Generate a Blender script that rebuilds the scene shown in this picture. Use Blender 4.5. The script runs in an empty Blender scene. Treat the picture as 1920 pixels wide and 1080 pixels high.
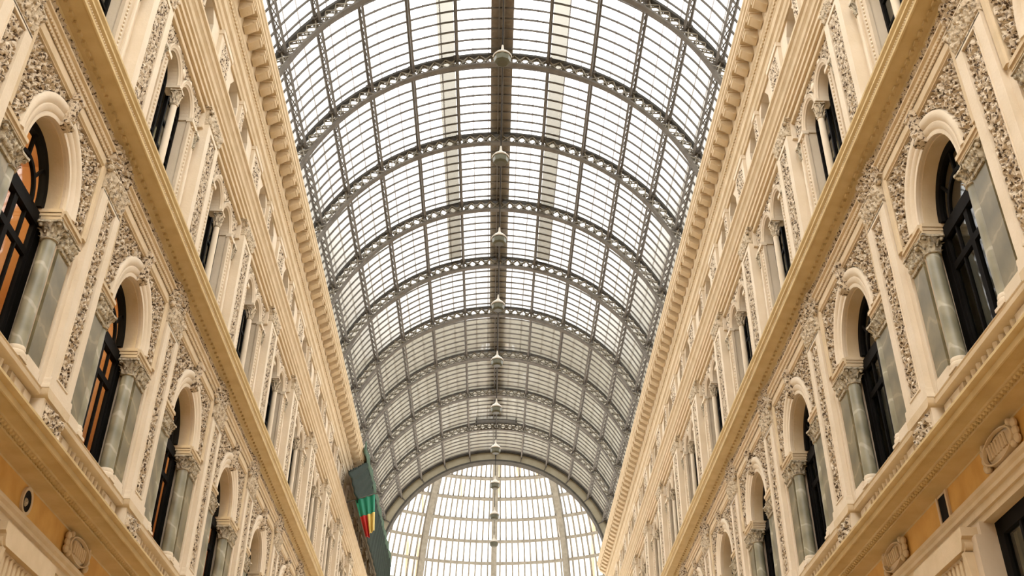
import bpy, bmesh, math, random
from mathutils import Vector, Matrix, noise
random.seed(7)
PI = math.pi
sc = bpy.context.scene
COL = sc.collection

# ------------------------------------------------------------------ camera
f_px, pitch, yaw, roll, cam_x, lx, ly = 2081.78, .6548, .0453, .0083, .0562, 57.34, -284.37
rh = Vector((math.cos(yaw), -math.sin(yaw), 0))
fw = Vector((math.sin(yaw)*math.cos(pitch), math.cos(yaw)*math.cos(pitch), math.sin(pitch)))
up = Vector((-math.sin(yaw)*math.sin(pitch), -math.cos(yaw)*math.sin(pitch), math.cos(pitch)))
r2 = rh*math.cos(roll) - up*math.sin(roll)
u2 = rh*math.sin(roll) + up*math.cos(roll)
cd = bpy.data.cameras.new('camera'); cam = bpy.data.objects.new('camera', cd); COL.objects.link(cam)
cam.matrix_world = Matrix(((r2.x, u2.x, -fw.x, cam_x), (r2.y, u2.y, -fw.y, 0), (r2.z, u2.z, -fw.z, 0), (0, 0, 0, 1)))
cd.sensor_fit = 'HORIZONTAL'; cd.sensor_width = 36; cd.lens = f_px*36/1920
cd.shift_x = -lx/1920; cd.shift_y = ly/1920
cd.clip_start = .05; cd.clip_end = 500
sc.camera = cam

# ------------------------------------------------------------------ world, exposure
w = bpy.data.worlds.new('sky'); sc.world = w; w.use_nodes = True
wn = w.node_tree.nodes; wl = w.node_tree.links
bg = wn['Background']; bg.inputs[0].default_value = (1.0, 1.0, 1.0, 1); bg.inputs[1].default_value = 5.6
sc.view_settings.view_transform = 'Standard'; sc.view_settings.look = 'None'
sc.view_settings.exposure = .14; sc.view_settings.gamma = 1
sc.view_settings.use_curve_mapping = False
sc.cycles.sample_clamp_direct = 3.2; sc.cycles.diffuse_bounces = 5; sc.cycles.max_bounces = 12; sc.cycles.transparent_max_bounces = 16
sc.cycles.caustics_reflective = False; sc.cycles.caustics_refractive = False

# ------------------------------------------------------------------ materials
def new_mat(name):
    m = bpy.data.materials.new(name); m.use_nodes = True
    return m, m.node_tree.nodes, m.node_tree.links, m.node_tree.nodes['Principled BSDF']
def stone(name, c1, c2, scale=1.5, bump=.15, bscale=18, rough=.75, dirt_or_opaque=None, dscale=9, dlo=.55, dhi=.7):
    m, n, l, b = new_mat(name)
    tc = n.new('ShaderNodeNewGeometry')
    nz = n.new('ShaderNodeTexNoise'); nz.inputs['Scale'].default_value = scale; nz.inputs['Detail'].default_value = 5
    l.new(tc.outputs['Position'], nz.inputs['Vector'])
    cr = n.new('ShaderNodeValToRGB'); cr.color_ramp.elements[0].position = .35; cr.color_ramp.elements[1].position = .65
    cr.color_ramp.elements[0].color = (*c1, 1); cr.color_ramp.elements[1].color = (*c2, 1)
    l.new(nz.outputs['Fac'], cr.inputs[0]); col = cr.outputs[0]
    if dirt_or_opaque:
        n2 = n.new('ShaderNodeTexNoise'); n2.inputs['Scale'].default_value = dscale; n2.inputs['Detail'].default_value = 6
        l.new(tc.outputs['Position'], n2.inputs['Vector'])
        c2_ = n.new('ShaderNodeValToRGB'); c2_.color_ramp.elements[0].position = dlo; c2_.color_ramp.elements[1].position = dhi
        l.new(n2.outputs['Fac'], c2_.inputs[0])
        mx = n.new('ShaderNodeMix'); mx.data_type = 'RGBA'
        l.new(c2_.outputs[0], mx.inputs['Factor']); l.new(col, mx.inputs['A']); mx.inputs['B'].default_value = (*dirt_or_opaque, 1)
        col = mx.outputs['Result']
    l.new(col, b.inputs['Base Color']); b.inputs['Roughness'].default_value = rough
    b.inputs['Specular IOR Level'].default_value = .15
    if bump:
        n3 = n.new('ShaderNodeTexNoise'); n3.inputs['Scale'].default_value = bscale; n3.inputs['Detail'].default_value = 4
        l.new(tc.outputs['Position'], n3.inputs['Vector'])
        bp = n.new('ShaderNodeBump'); bp.inputs['Strength'].default_value = bump; bp.inputs['Distance'].default_value = .03
        l.new(n3.outputs['Fac'], bp.inputs['Height']); l.new(bp.outputs[0], b.inputs['Normal'])
    return m
M = {}
M['stone'] = stone('cream_stucco', (.52, .42, .295), (.58, .48, .35))
M['stone2'] = stone('pale_stucco', (.60, .50, .36), (.65, .55, .415))
M['trim'] = stone('cream_moulding', (.51, .395, .245), (.57, .45, .295), scale=2.5)
M['tan'] = stone('bounce_tinted_cornice_stucco', (.48, .355, .17), (.54, .41, .21), scale=2.5)  # cornice stucco with the soffits' warm bounce light put into its colour
M['carved'] = stone('carved_stucco', (.49, .39, .27), (.62, .52, .38), scale=7, bump=.8, bscale=28, dirt_or_opaque=(.08, .05, .028), dscale=15, dlo=.52, dhi=.60)
M['capital'] = stone('capital_stone', (.32, .27, .185), (.50, .43, .31), scale=9, bump=.6, bscale=25, dirt_or_opaque=(.15, .12, .08), dscale=14, dlo=.5, dhi=.65)
M['pilcap'] = stone('pilaster_capital_stucco', (.42, .34, .23), (.60, .50, .36), scale=9, bump=.6, bscale=25, dirt_or_opaque=(.17, .13, .085), dscale=13, dlo=.53, dhi=.66)
M['ochre'] = stone('ochre_plaster', (.50, .275, .07), (.60, .35, .10), scale=2.0)
M['iron'] = stone('grey_iron', (.115, .10, .082), (.155, .138, .115), scale=3, bump=0, rough=.55)
M['iron_pale'] = stone('pale_grey_iron', (.25, .225, .175), (.33, .30, .24), scale=3, bump=0, rough=.6)
M['dark_iron'] = stone('dark_iron', (.05, .045, .036), (.075, .068, .055), scale=3, bump=0, rough=.5)
M['walkway'] = stone('brown_boards', (.22, .17, .12), (.28, .22, .165), scale=6, bump=0)
M['band'] = stone('beige_iron_band', (.30, .265, .18), (.35, .31, .22), scale=2, bump=0)
M['dark'] = stone('black_painted_wood', (.006, .005, .004), (.010, .009, .008), bump=0, rough=.65)
M['dark'].node_tree.nodes['Principled BSDF'].inputs['Specular IOR Level'].default_value = .04
M['floor'] = stone('inlaid_marble_floor', (.40, .255, .095), (.48, .32, .14), scale=.8, bump=0, rough=.35)
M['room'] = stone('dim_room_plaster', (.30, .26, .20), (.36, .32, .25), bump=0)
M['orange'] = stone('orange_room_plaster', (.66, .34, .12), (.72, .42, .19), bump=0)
M['lampcone'] = stone('white_enamel', (.34, .30, .235), (.38, .34, .27), bump=0, rough=.4)
M['lampdisc'] = stone('grey_diffuser', (.085, .082, .052), (.10, .097, .065), bump=0, rough=.4)
M['net'] = stone('green_netting', (.0035, .010, .0045), (.007, .018, .008), scale=5, bump=.3, bscale=60)
M['hem'] = stone('pale_green_hem', (.045, .085, .05), (.08, .12, .08), scale=8, bump=0)

def marble(dark):
    m, n, l, b = new_mat('gap_shaded_green_marble' if dark else 'grey_green_marble')
    g = n.new('ShaderNodeNewGeometry'); mp = n.new('ShaderNodeMapping')
    mp.inputs['Rotation'].default_value = (.6, .9, .3); mp.inputs['Scale'].default_value = (1, 1, 1.0)
    l.new(g.outputs['Position'], mp.inputs[0])
    wv = n.new('ShaderNodeTexWave'); wv.inputs['Scale'].default_value = .55; wv.inputs['Distortion'].default_value = 7
    wv.inputs['Detail'].default_value = 4; wv.inputs['Detail Scale'].default_value = 1.3
    l.new(mp.outputs[0], wv.inputs[0])
    cr = n.new('ShaderNodeValToRGB'); e = cr.color_ramp.elements
    e[0].position = 0; e[0].color = (.22, .20, .125, 1); e[1].position = .975; e[1].color = (.33, .30, .20, 1)
    x = cr.color_ramp.elements.new(.995); x.color = (.46, .41, .30, 1)
    l.new(wv.outputs['Fac'], cr.inputs[0])
    nz = n.new('ShaderNodeTexNoise'); nz.inputs['Scale'].default_value = 5; l.new(g.outputs['Position'], nz.inputs['Vector'])
    mx = n.new('ShaderNodeMix'); mx.data_type = 'RGBA'; mx.blend_type = 'MULTIPLY'; mx.inputs['Factor'].default_value = .35
    l.new(cr.outputs[0], mx.inputs['A']); l.new(nz.outputs['Fac'], mx.inputs['B'])
    if dark:  # darkened copy of the column marble, paints in the shaded gap beside columns
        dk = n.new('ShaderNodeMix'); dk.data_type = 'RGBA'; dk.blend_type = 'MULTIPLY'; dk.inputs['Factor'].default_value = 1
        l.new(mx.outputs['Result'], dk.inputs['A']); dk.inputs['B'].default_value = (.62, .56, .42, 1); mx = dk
    l.new(mx.outputs['Result'], b.inputs['Base Color']); b.inputs['Roughness'].default_value = .45
    return m
M['marble'] = marble(False); M['marble2'] = marble(True)

def glass_roof(name, dirt_or_opaque, clear, lo, hi, tint=False, mid=1.0):
    m, n, l, b = new_mat(name); n.remove(b)
    out = n['Material Output']
    tr = n.new('ShaderNodeBsdfTransparent'); tr.inputs[0].default_value = (*clear, 1)
    df = n.new('ShaderNodeBsdfDiffuse'); df.inputs[0].default_value = (*dirt_or_opaque, 1)
    tl = n.new('ShaderNodeBsdfTranslucent'); tl.inputs[0].default_value = (*[c*.8 for c in dirt_or_opaque], 1)
    ms = n.new('ShaderNodeMixShader'); ms.inputs[0].default_value = .3
    l.new(df.outputs[0], ms.inputs[1]); l.new(tl.outputs[0], ms.inputs[2])
    lw = n.new('ShaderNodeLayerWeight'); lw.inputs[0].default_value = .5
    mr = n.new('ShaderNodeMapRange'); mr.inputs[1].default_value = lo; mr.inputs[2].default_value = mid
    mr.inputs[3].default_value = .02; mr.inputs[4].default_value = min(hi, .92)
    l.new(lw.outputs['Facing'], mr.inputs[0])  # opaque beige share of the glass grows towards grazing view angles
    mx = n.new('ShaderNodeMixShader'); l.new(mr.outputs[0], mx.inputs[0]); l.new(tr.outputs[0], mx.inputs[1]); l.new(ms.outputs[0], mx.inputs[2])
    if tint:
        g = n.new('ShaderNodeNewGeometry'); mp = n.new('ShaderNodeMapping'); mp.inputs['Scale'].default_value = (1.1, .12, .05)
        l.new(g.outputs['Position'], mp.inputs[0])
        nz = n.new('ShaderNodeTexNoise'); nz.inputs['Scale'].default_value = 1.0; nz.inputs['Detail'].default_value = 3
        l.new(mp.outputs[0], nz.inputs['Vector'])
        cr = n.new('ShaderNodeValToRGB'); e = cr.color_ramp.elements
        e[0].position = .50; e[0].color = (*clear, 1); e[1].position = .64; e[1].color = (.225, .155, .095, 1)
        l.new(nz.outputs['Fac'], cr.inputs[0]); l.new(cr.outputs[0], tr.inputs[0])
    l.new(mx.outputs[0], out.inputs[0])
    return m
M['glass'] = glass_roof('wired_roof_glass', (.34, .315, .25), (.94, .94, .94), .31, 1.0, mid=.69)
M['domeglass'] = glass_roof('dome_glass', (.5, .48, .43), (.44, .435, .43), .5, .3, True)
M['sheet'] = glass_roof('beige_translucent_sheet', (.5, .45, .36), (.455, .44, .405), .0, .08)
M['seam'] = glass_roof('glass_seam', (.5, .48, .46), (.58, .56, .56), .0, .4)
def pane():
    m, n, l, b = new_mat('window_glass'); n.remove(b)
    tr = n.new('ShaderNodeBsdfTransparent'); tr.inputs[0].default_value = (.88, .9, .86, 1)
    gl = n.new('ShaderNodeBsdfGlossy'); gl.inputs['Roughness'].default_value = .03
    lw = n.new('ShaderNodeLayerWeight'); lw.inputs[0].default_value = .5
    pw = n.new('ShaderNodeMath'); pw.operation = 'POWER'; pw.inputs[1].default_value = 4; l.new(lw.outputs['Facing'], pw.inputs[0])
    fr = n.new('ShaderNodeMath'); fr.operation = 'MULTIPLY_ADD'; fr.inputs[1].default_value = .6; fr.inputs[2].default_value = .025; l.new(pw.outputs[0], fr.inputs[0])
    mx = n.new('ShaderNodeMixShader'); l.new(fr.outputs[0], mx.inputs[0]); l.new(tr.outputs[0], mx.inputs[1]); l.new(gl.outputs[0], mx.inputs[2])
    l.new(mx.outputs[0], n['Material Output'].inputs[0]); return m
M['pane'] = pane()
def plain(name, c, rough=.6, emit=None, es=1):
    m, n, l, b = new_mat(name); b.inputs['Base Color'].default_value = (*c, 1); b.inputs['Roughness'].default_value = rough
    if emit: b.inputs['Emission Color'].default_value = (*emit, 1); b.inputs['Emission Strength'].default_value = es
    return m
M['bulb'] = plain('lit_globe', (1, 1, 1), .5, (1, .93, .8), 9)
M['flag_green'] = plain('flag_green_cloth', (.01, .22, .12)); M['flag_red'] = plain('flag_red_cloth', (.42, .015, .01)); M['flag_yellow'] = plain('flag_yellow_cloth', (.62, .46, .12))

# ------------------------------------------------------------------ mesh builder
class MB:
    def __init__(s): s.v = []; s.f = []
    def add(s, vs, fs):
        o = len(s.v); s.v += [tuple(p) for p in vs]; s.f += [tuple(i+o for i in q) for q in fs]; return s
    def box(s, x0, x1, y0, y1, z0, z1):
        v = [(x, y, z) for x in (x0, x1) for y in (y0, y1) for z in (z0, z1)]
        return s.add(v, [(0, 1, 3, 2), (4, 6, 7, 5), (0, 4, 5, 1), (2, 3, 7, 6), (0, 2, 6, 4), (1, 5, 7, 3)])
    def prism(s, pts, y0, y1):            # profile in (x, z), run along y
        n = len(pts); v = [(x, y0, z) for x, z in pts]+[(x, y1, z) for x, z in pts]
        return s.add(v, [(i, (i+1) % n, n+(i+1) % n, n+i) for i in range(n)]+[tuple(range(n)), tuple(range(2*n-1, n-1, -1))])
    def prismx(s, pts, x0, x1):           # profile in (y, z), run along x
        n = len(pts); v = [(x0, y, z) for y, z in pts]+[(x1, y, z) for y, z in pts]
        return s.add(v, [(i, (i+1) % n, n+(i+1) % n, n+i) for i in range(n)]+[tuple(range(n)), tuple(range(2*n-1, n-1, -1))])
    def arc(s, prof, cy, cz, a0=0, a1=PI, n=24, closed=True):   # profile (x, r) swept about an axis along x
        k = len(prof); v = []
        for i in range(n+1):
            a = a0+(a1-a0)*i/n
            v += [(x, cy+r*math.cos(a), cz+r*math.sin(a)) for x, r in prof]
        f = [(i*k+j, i*k+(j+1) % k, (i+1)*k+(j+1) % k, (i+1)*k+j) for i in range(n) for j in range(k if closed else k-1)]
        if closed: f += [tuple(range(k)), tuple(range((n+1)*k-1, n*k-1, -1))]
        return s.add(v, f)
    def vault(s, prof, cz, a0, a1, n=40, cx=0.0, closed=True):  # profile (y, r) swept about an axis along y; angle from the crown
        k = len(prof); v = []
        for i in range(n+1):
            a = a0+(a1-a0)*i/n
            v += [(cx+r*math.sin(a), y, cz+r*math.cos(a)) for y, r in prof]
        f = [(i*k+j, i*k+(j+1) % k, (i+1)*k+(j+1) % k, (i+1)*k+j) for i in range(n) for j in range(k if closed else k-1)]
        if closed: f += [tuple(range(k)), tuple(range((n+1)*k-1, n*k-1, -1))]
        return s.add(v, f)
    def lathe(s, prof, cx, cy, n=16, lobes=0, amp=0):          # profile (r, z)
        k = len(prof); v = []
        for i in range(n):
            a = 2*PI*i/n
            for j, (r, z) in enumerate(prof):
                rr = r*(1+(amp*math.cos(lobes*a+(PI if j % 2 else 0)) if 0 < j < k-1 else 0))
                v.append((cx+rr*math.cos(a), cy+rr*math.sin(a), z))
        f = [(i*k+j, ((i+1) % n)*k+j, ((i+1) % n)*k+j+1, i*k+j+1) for i in range(n) for j in range(k-1)]
        f += [tuple(i*k for i in range(n))[::-1], tuple(i*k+k-1 for i in range(n))]
        return s.add(v, f)
    def tube(s, p0, p1, r, n=6):
        p0 = Vector(p0); p1 = Vector(p1); d = (p1-p0).normalized()
        a = d.orthogonal().normalized(); b = d.cross(a)
        v = [tuple(p+(a*math.cos(2*PI*i/n)+b*math.sin(2*PI*i/n))*r) for p in (p0, p1) for i in range(n)]
        return s.add(v, [(i, (i+1) % n, n+(i+1) % n, n+i) for i in range(n)]+[tuple(range(n))[::-1], tuple(range(n, 2*n))])
    def bar(s, p0, p1, w, h, upv=(0, 0, 1)):
        p0 = Vector(p0); p1 = Vector(p1); d = (p1-p0).normalized(); a = d.cross(Vector(upv)).normalized(); b = a.cross(d)
        v = [tuple(p+a*i*w/2+b*j*h/2) for p in (p0, p1) for i, j in ((-1, -1), (1, -1), (1, 1), (-1, 1))]
        return s.add(v, [(0, 1, 5, 4), (1, 2, 6, 5), (2, 3, 7, 6), (3, 0, 4, 7), (3, 2, 1, 0), (4, 5, 6, 7)])
    def sphere(s, c, r, n=8, m=6, sx=1, sy=1, sz=1):
        v = [(c[0], c[1], c[2]-r*sz)]
        for j in range(1, m):
            t = -PI/2+PI*j/m
            v += [(c[0]+r*sx*math.cos(t)*math.cos(2*PI*i/n), c[1]+r*sy*math.cos(t)*math.sin(2*PI*i/n), c[2]+r*sz*math.sin(t)) for i in range(n)]
        v.append((c[0], c[1], c[2]+r*sz)); L = len(v)-1
        f = [(0, 1+(i+1) % n, 1+i) for i in range(n)]
        for j in range(m-2):
            f += [(1+j*n+i, 1+j*n+(i+1) % n, 1+(j+1)*n+(i+1) % n, 1+(j+1)*n+i) for i in range(n)]
        f += [(L, 1+(m-2)*n+i, 1+(m-2)*n+(i+1) % n) for i in range(n)]
        return s.add(v, f)
    def relief(s, x, back, y0, y1, z0, z1, fn, step=.03, mask=None):   # carved slab: front at x, raised towards smaller x
        ny = max(2, round((y1-y0)/step)); nz = max(2, round((z1-z0)/step)); v = []; f = []
        for i in range(ny+1):
            for j in range(nz+1):
                y = y0+(y1-y0)*i/ny; z = z0+(z1-z0)*j/nz
                e = min(i, j, ny-i, nz-j); h = fn(y, z) if e > 0 else 0
                v.append((x-h, y, z))
        for i in range(ny):
            for j in range(nz):
                a = i*(nz+1)+j; q = (a, a+1, a+nz+2, a+nz+1)
                if mask and not all(mask(v[t][1], v[t][2]) for t in q): continue
                f.append(q)
        if not mask:
            o = len(v); v += [(back, y0, z0), (back, y0, z1), (back, y1, z1), (back, y1, z0)]
            f += [tuple(range(nz, -1, -1))+(o, o+1), tuple(i*(nz+1)+nz for i in range(ny, -1, -1))+(o+1, o+2),
                  tuple(ny*(nz+1)+j for j in range(nz+1))+(o+2, o+3), tuple(i*(nz+1) for i in range(ny+1))+(o+3, o)]
        return s.add(v, f)
    def wall_arch(s, x0, x1, u0, u1, z0, z1, cu, zs, r, hw=None, n=24):   # wall with a round-headed opening, from x0 (face) to x1 (back)
        hw = hw or r
        angs = [PI*i/n for i in range(n+1)]+[math.atan2(z1-zs, u1-cu), math.atan2(z1-zs, u0-cu)]
        angs = sorted(set(angs)); P = []
        for a in angs:
            c, sn = math.cos(a), math.sin(a); t = 1e9
            if c > 1e-9: t = min(t, (u1-cu)/c)
            if c < -1e-9: t = min(t, (u0-cu)/c)
            if sn > 1e-9: t = min(t, (z1-zs)/sn)
            P.append(((cu+r*c, zs+r*sn), (cu+t*c, zs+t*sn)))
        for i in range(len(P)-1):
            (a, b), (c, d) = P[i], P[i+1]
            v = [(x, *q) for x in (x0, x1) for q in (a, b, d, c)]
            s.add(v, [(0, 1, 2, 3), (4, 7, 6, 5), (0, 3, 7, 4), (1, 5, 6, 2)])
        s.box(x0, x1, u0, cu-hw, z0, zs); s.box(x0, x1, cu+hw, u1, z0, zs)
        return s
    def mesh(s, name, mat, origin=(0, 0, 0), smooth=35, recalc=True):
        me = bpy.data.meshes.new(name)
        ox, oy, oz = origin
        me.from_pydata([(x-ox, y-oy, z-oz) for x, y, z in s.v], [], s.f)
        if recalc:
            bm = bmesh.new(); bm.from_mesh(me); bmesh.ops.recalc_face_normals(bm, faces=bm.faces); bm.to_mesh(me); bm.free()
        me.polygons.foreach_set('use_smooth', [True]*len(me.polygons))
        me.set_sharp_from_angle(angle=math.radians(smooth))
        me.materials.append(mat if not isinstance(mat, str) else M[mat]); me.update()
        return me

def scroll(s, t, per, half, seed=0):       # acanthus scrolls: s along the band, t across (metres)
    k = math.floor(s/per); sd = 1 if k % 2 else -1
    dx = (s-(k+.5)*per)/(per*.5); dy = sd*t/half
    r = math.hypot(dx, dy); th = math.atan2(dy, dx)
    sp = math.cos(th-r*8.5)
    body = max(0, min(1, (sp+.15)*2.2))*max(0, 1.15-r)
    nn = noise.noise(Vector((s*14+seed, t*14, seed)))+.6*noise.noise(Vector((s*29, t*29+seed, 3)))
    leaf = max(0, min(1, nn*2.6+.45))
    return .075*max(body, .8*leaf)
def leafy(s, t, seed=0):
    nn = noise.noise(Vector((s*12+seed, t*12, seed)))+.7*noise.noise(Vector((s*25, t*25+seed, 5)))
    return .08*max(0, min(1, nn*2.5+.4))

# ------------------------------------------------------------------ placing things
PB = 5.2526
D0 = 10.08                               # centre of the first bay
NB = 13
ORD = ['first', 'second', 'third', 'fourth', 'fifth', 'sixth', 'seventh', 'eighth', 'ninth', 'tenth', 'eleventh', 'twelfth', 'thirteenth', 'fourteenth']
def link(name, data, loc=(0, 0, 0), rz=0, parent=None):
    o = bpy.data.objects.new(name, data); COL.objects.link(o); o.location = loc; o.rotation_euler = (0, 0, rz)
    if parent: o.parent = parent
    return o
def tag(o, label=None, cat=None, group=None, kind=None):
    if label: o['label'] = label
    if cat: o['category'] = cat
    if group: o['group'] = group
    if kind: o['kind'] = kind
    return o
class Proto:                             # parts = [(name, MB, material, [subparts], label?)]
    def __init__(s, name, origin, parts, own=None, smooth=35):
        s.name = name; s.o = origin
        s.own = own[0].mesh(name, own[1], origin, smooth) if own else None
        def mk(p): return (p[0], p[1].mesh(p[0], p[2], origin, smooth), [mk(q) for q in (p[3] if len(p) > 3 and p[3] else [])], p[4] if len(p) > 4 else None)
        s.parts = [mk(p) for p in parts]
    def place(s, side, D, label, cat, group=None, kind=None, name=None):
        x, y, z = s.o
        loc, rz = ((x, D+y, z), 0) if side > 0 else ((-x, D-y, z), PI)
        r = link(name or s.name, s.own, loc, rz); tag(r, label, cat, group, kind)
        def go(p, par):
            o = link(p[0], p[1], parent=par)
            if p[3]: o['label'] = p[3]
            for q in p[2]: go(q, o)
        for p in s.parts: go(p, r)
        return r
SIDES = ((1, 'right'), (-1, 'left'))

# ------------------------------------------------------------------ floor and the plain structure
fl = link('floor', MB().box(-9, 9, -48, 76, -1.8, -1.6).mesh('floor', 'floor')); tag(fl, 'inlaid pale marble floor of the arcade', 'floor', kind='structure')

# the long walls, bay by bay
H = PB/2
def bay_wall():
    out = []
    g = MB()                                                   # ground storey
    g.box(7.4, 7.95, -H, -1.35, -1.6, 5.6).box(7.4, 7.95, 1.35, H, -1.6, 5.6)
    g.box(7.5, 7.95, -H, H, 5.6, 6.5)
    out.append(('ground_storey_wall', g, 'stone'))
    p = MB(); p.wall_arch(7.55, 7.95, -H, H, 7.94, 12.6, 0, 10.73, 1.02, hw=1.2)
    p.box(7.85, 7.95, -H, H, 6.8, 7.94)
    p.box(7.47, 7.95, -H, H, 12.6, 13.3)
    out.append(('main_storey_wall', p, 'stone'))
    q = MB(); q.box(7.7, 8.0, -H, -1.2, 13.3, 17).box(7.7, 8.0, 1.2, H, 13.3, 17)
    q.box(7.7, 8.0, -1.2, 1.2, 13.3, 14.2)
    for sgn in (-1, 1):
        a, b = (0, 1.2) if sgn > 0 else (-1.2, 0)
        q.wall_arch(7.7, 8.0, a, b, 17.0, 18.1, sgn*.66, 17.0001, .50, n=18)
    q.box(7.7, 8.0, -H, -1.2, 17, 18.1).box(7.7, 8.0, 1.2, H, 17, 18.1)
    out.append(('upper_storey_wall', q, 'stone2'))
    t = MB(); xs = [-H, -1.4, -.32, .32, 1.4, H]
    t.box(7.7, 8.4, -H, H, 18.1, 19.45).box(7.7, 8.4, -H, H, 20.8, 22.3)
    for a, b in ((-H, -1.4), (-.32, .32), (1.4, H)): t.box(7.7, 8.4, a, b, 19.45, 20.8)
    for c in (-.86, .86):                                      # chamfered heads
        for s2 in (-1, 1): t.prismx([(c+s2*.54, 20.8), (c+s2*.24, 20.8), (c+s2*.54, 20.45)], 7.7, 8.4)
    out.append(('attic_wall', t, 'stone2'))
    return out
BW = [(n, m.mesh(n, mt)) for n, m, mt in bay_wall()]
for sd, sn in SIDES:
    root = link('wall_'+sn, None); tag(root, f'{sn} facade wall of the arcade, cream stucco on four storeys', 'wall', kind='structure')
    for k in range(-1, NB):
        for n, me in BW:
            link(n, me, (0, D0+PB*k, 0), 0 if sd > 0 else PI, root)
    y0, y1 = -48, D0-PB*1.5
    b = MB().box(7.5*sd, 8.0*sd, y0, y1, -1.6, 18.1).box(7.7*sd, 8.4*sd, y0, y1, 18.1, 22.3)
    link('rear_wall', b.mesh('rear_wall', 'stone'), parent=root)
b = MB().box(-8.4, 8.4, -48.4, -48, -1.6, 22.3)
tag(link('wall_rear', b.mesh('wall_rear', 'stone')), 'plain cream wall closing the arcade behind the viewer', 'wall', kind='structure')

# ------------------------------------------------------------------ continuous mouldings
YA, YB = -48.0, D0+PB*(NB-.5)
TR = {
 'ground': ([(7.95, 5.55), (7.47, 5.58), (7.47, 5.68), (7.43, 5.69), (7.43, 5.8), (7.385, 5.82), (7.385, 5.88), (7.35, 5.92), (7.35, 5.98), (7.8, 6.0)],
            'stepped cream architrave under the ochre frieze', 'moulding'),
 'balcony': ([(7.94, 6.45), (7.49, 6.45), (7.46, 6.50), (7.40, 6.52), (7.16, 6.53), (7.15, 6.58), (7.06, 6.59), (7.05, 6.62), (6.84, 6.63), (6.82, 6.61), (6.80, 6.62), (6.80, 6.71), (6.76, 6.715), (6.72, 6.74), (6.72, 6.78), (7.94, 6.8)],
            'deep balcony cornice with broad ochre-toned soffit', 'cornice'),
 'architrave': ([(7.6, 12.52), (7.47, 12.53), (7.47, 12.62), (7.435, 12.63), (7.435, 12.71), (7.40, 12.72), (7.40, 12.78), (7.36, 12.81), (7.36, 12.85), (7.6, 12.87)],
            'banded cream architrave above the tall arched windows', 'moulding'),
 'middle': ([(7.95, 13.1), (7.46, 13.1), (7.42, 13.16), (7.34, 13.18), (7.33, 13.23), (7.06, 13.265), (7.05, 13.245), (7.025, 13.26), (7.025, 13.33), (7.06, 13.345), (7.03, 13.4), (6.99, 13.43), (6.99, 13.48), (7.01, 13.5), (6.965, 13.56), (6.965, 13.61), (7.95, 13.62)],
            'bold cornice between the main and upper storeys', 'cornice'),
 'upper': ([(8.0, 18.02), (7.52, 18.04), (7.52, 18.16), (7.47, 18.18), (7.47, 18.3), (7.42, 18.33), (7.42, 18.42), (7.38, 18.46), (7.36, 18.56), (7.40, 18.58), (7.36, 18.66), (7.32, 18.7), (7.30, 18.8), (7.24, 18.85), (7.24, 18.94), (8.0, 19.0)],
            'stepped cream moulding under the attic openings', 'moulding'),
 'top': ([(7.72, 20.803), (7.64, 20.8), (7.62, 20.88), (7.58, 20.92), (7.56, 21.05), (7.50, 21.1), (7.49, 21.28), (7.46, 21.32), (7.44, 21.55), (7.40, 21.6), (7.38, 21.72), (7.37, 22.02), (6.98, 22.06), (6.97, 22.09), (6.95, 22.1), (6.95, 22.22), (6.92, 22.24), (6.90, 22.34), (6.87, 22.37), (6.87, 22.46), (7.3, 22.62), (8.6, 22.62), (8.6, 22.31), (7.72, 22.31)],
         'projecting top cornice under the glass vault', 'cornice')}
SP = PB/7.5
def modillion():
    m = MB(); w2 = .17
    m.prism([(7.40, 21.78), (7.36, 21.70), (7.25, 21.72), (7.14, 21.80), (7.06, 21.84), (7.02, 21.90), (7.02, 22.0), (7.40, 22.04)], -w2, w2)
    m.prism([(7.40, 22.0), (7.0, 21.98), (6.995, 22.05), (7.40, 22.06)], -w2-.03, w2+.03)
    m.tube((7.06, -w2-.01, 21.90), (7.06, w2+.01, 21.90), .055, 10)
    m.tube((7.33, -w2-.01, 21.77), (7.33, w2+.01, 21.77), .05, 10)
    return m
modm = modillion().mesh('modillion', 'trim'); modr = MB().sphere((7.12, .35, 22.05), .09, 8, 6, sz=.5).mesh('rosette', 'trim')
tn = 0
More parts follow.
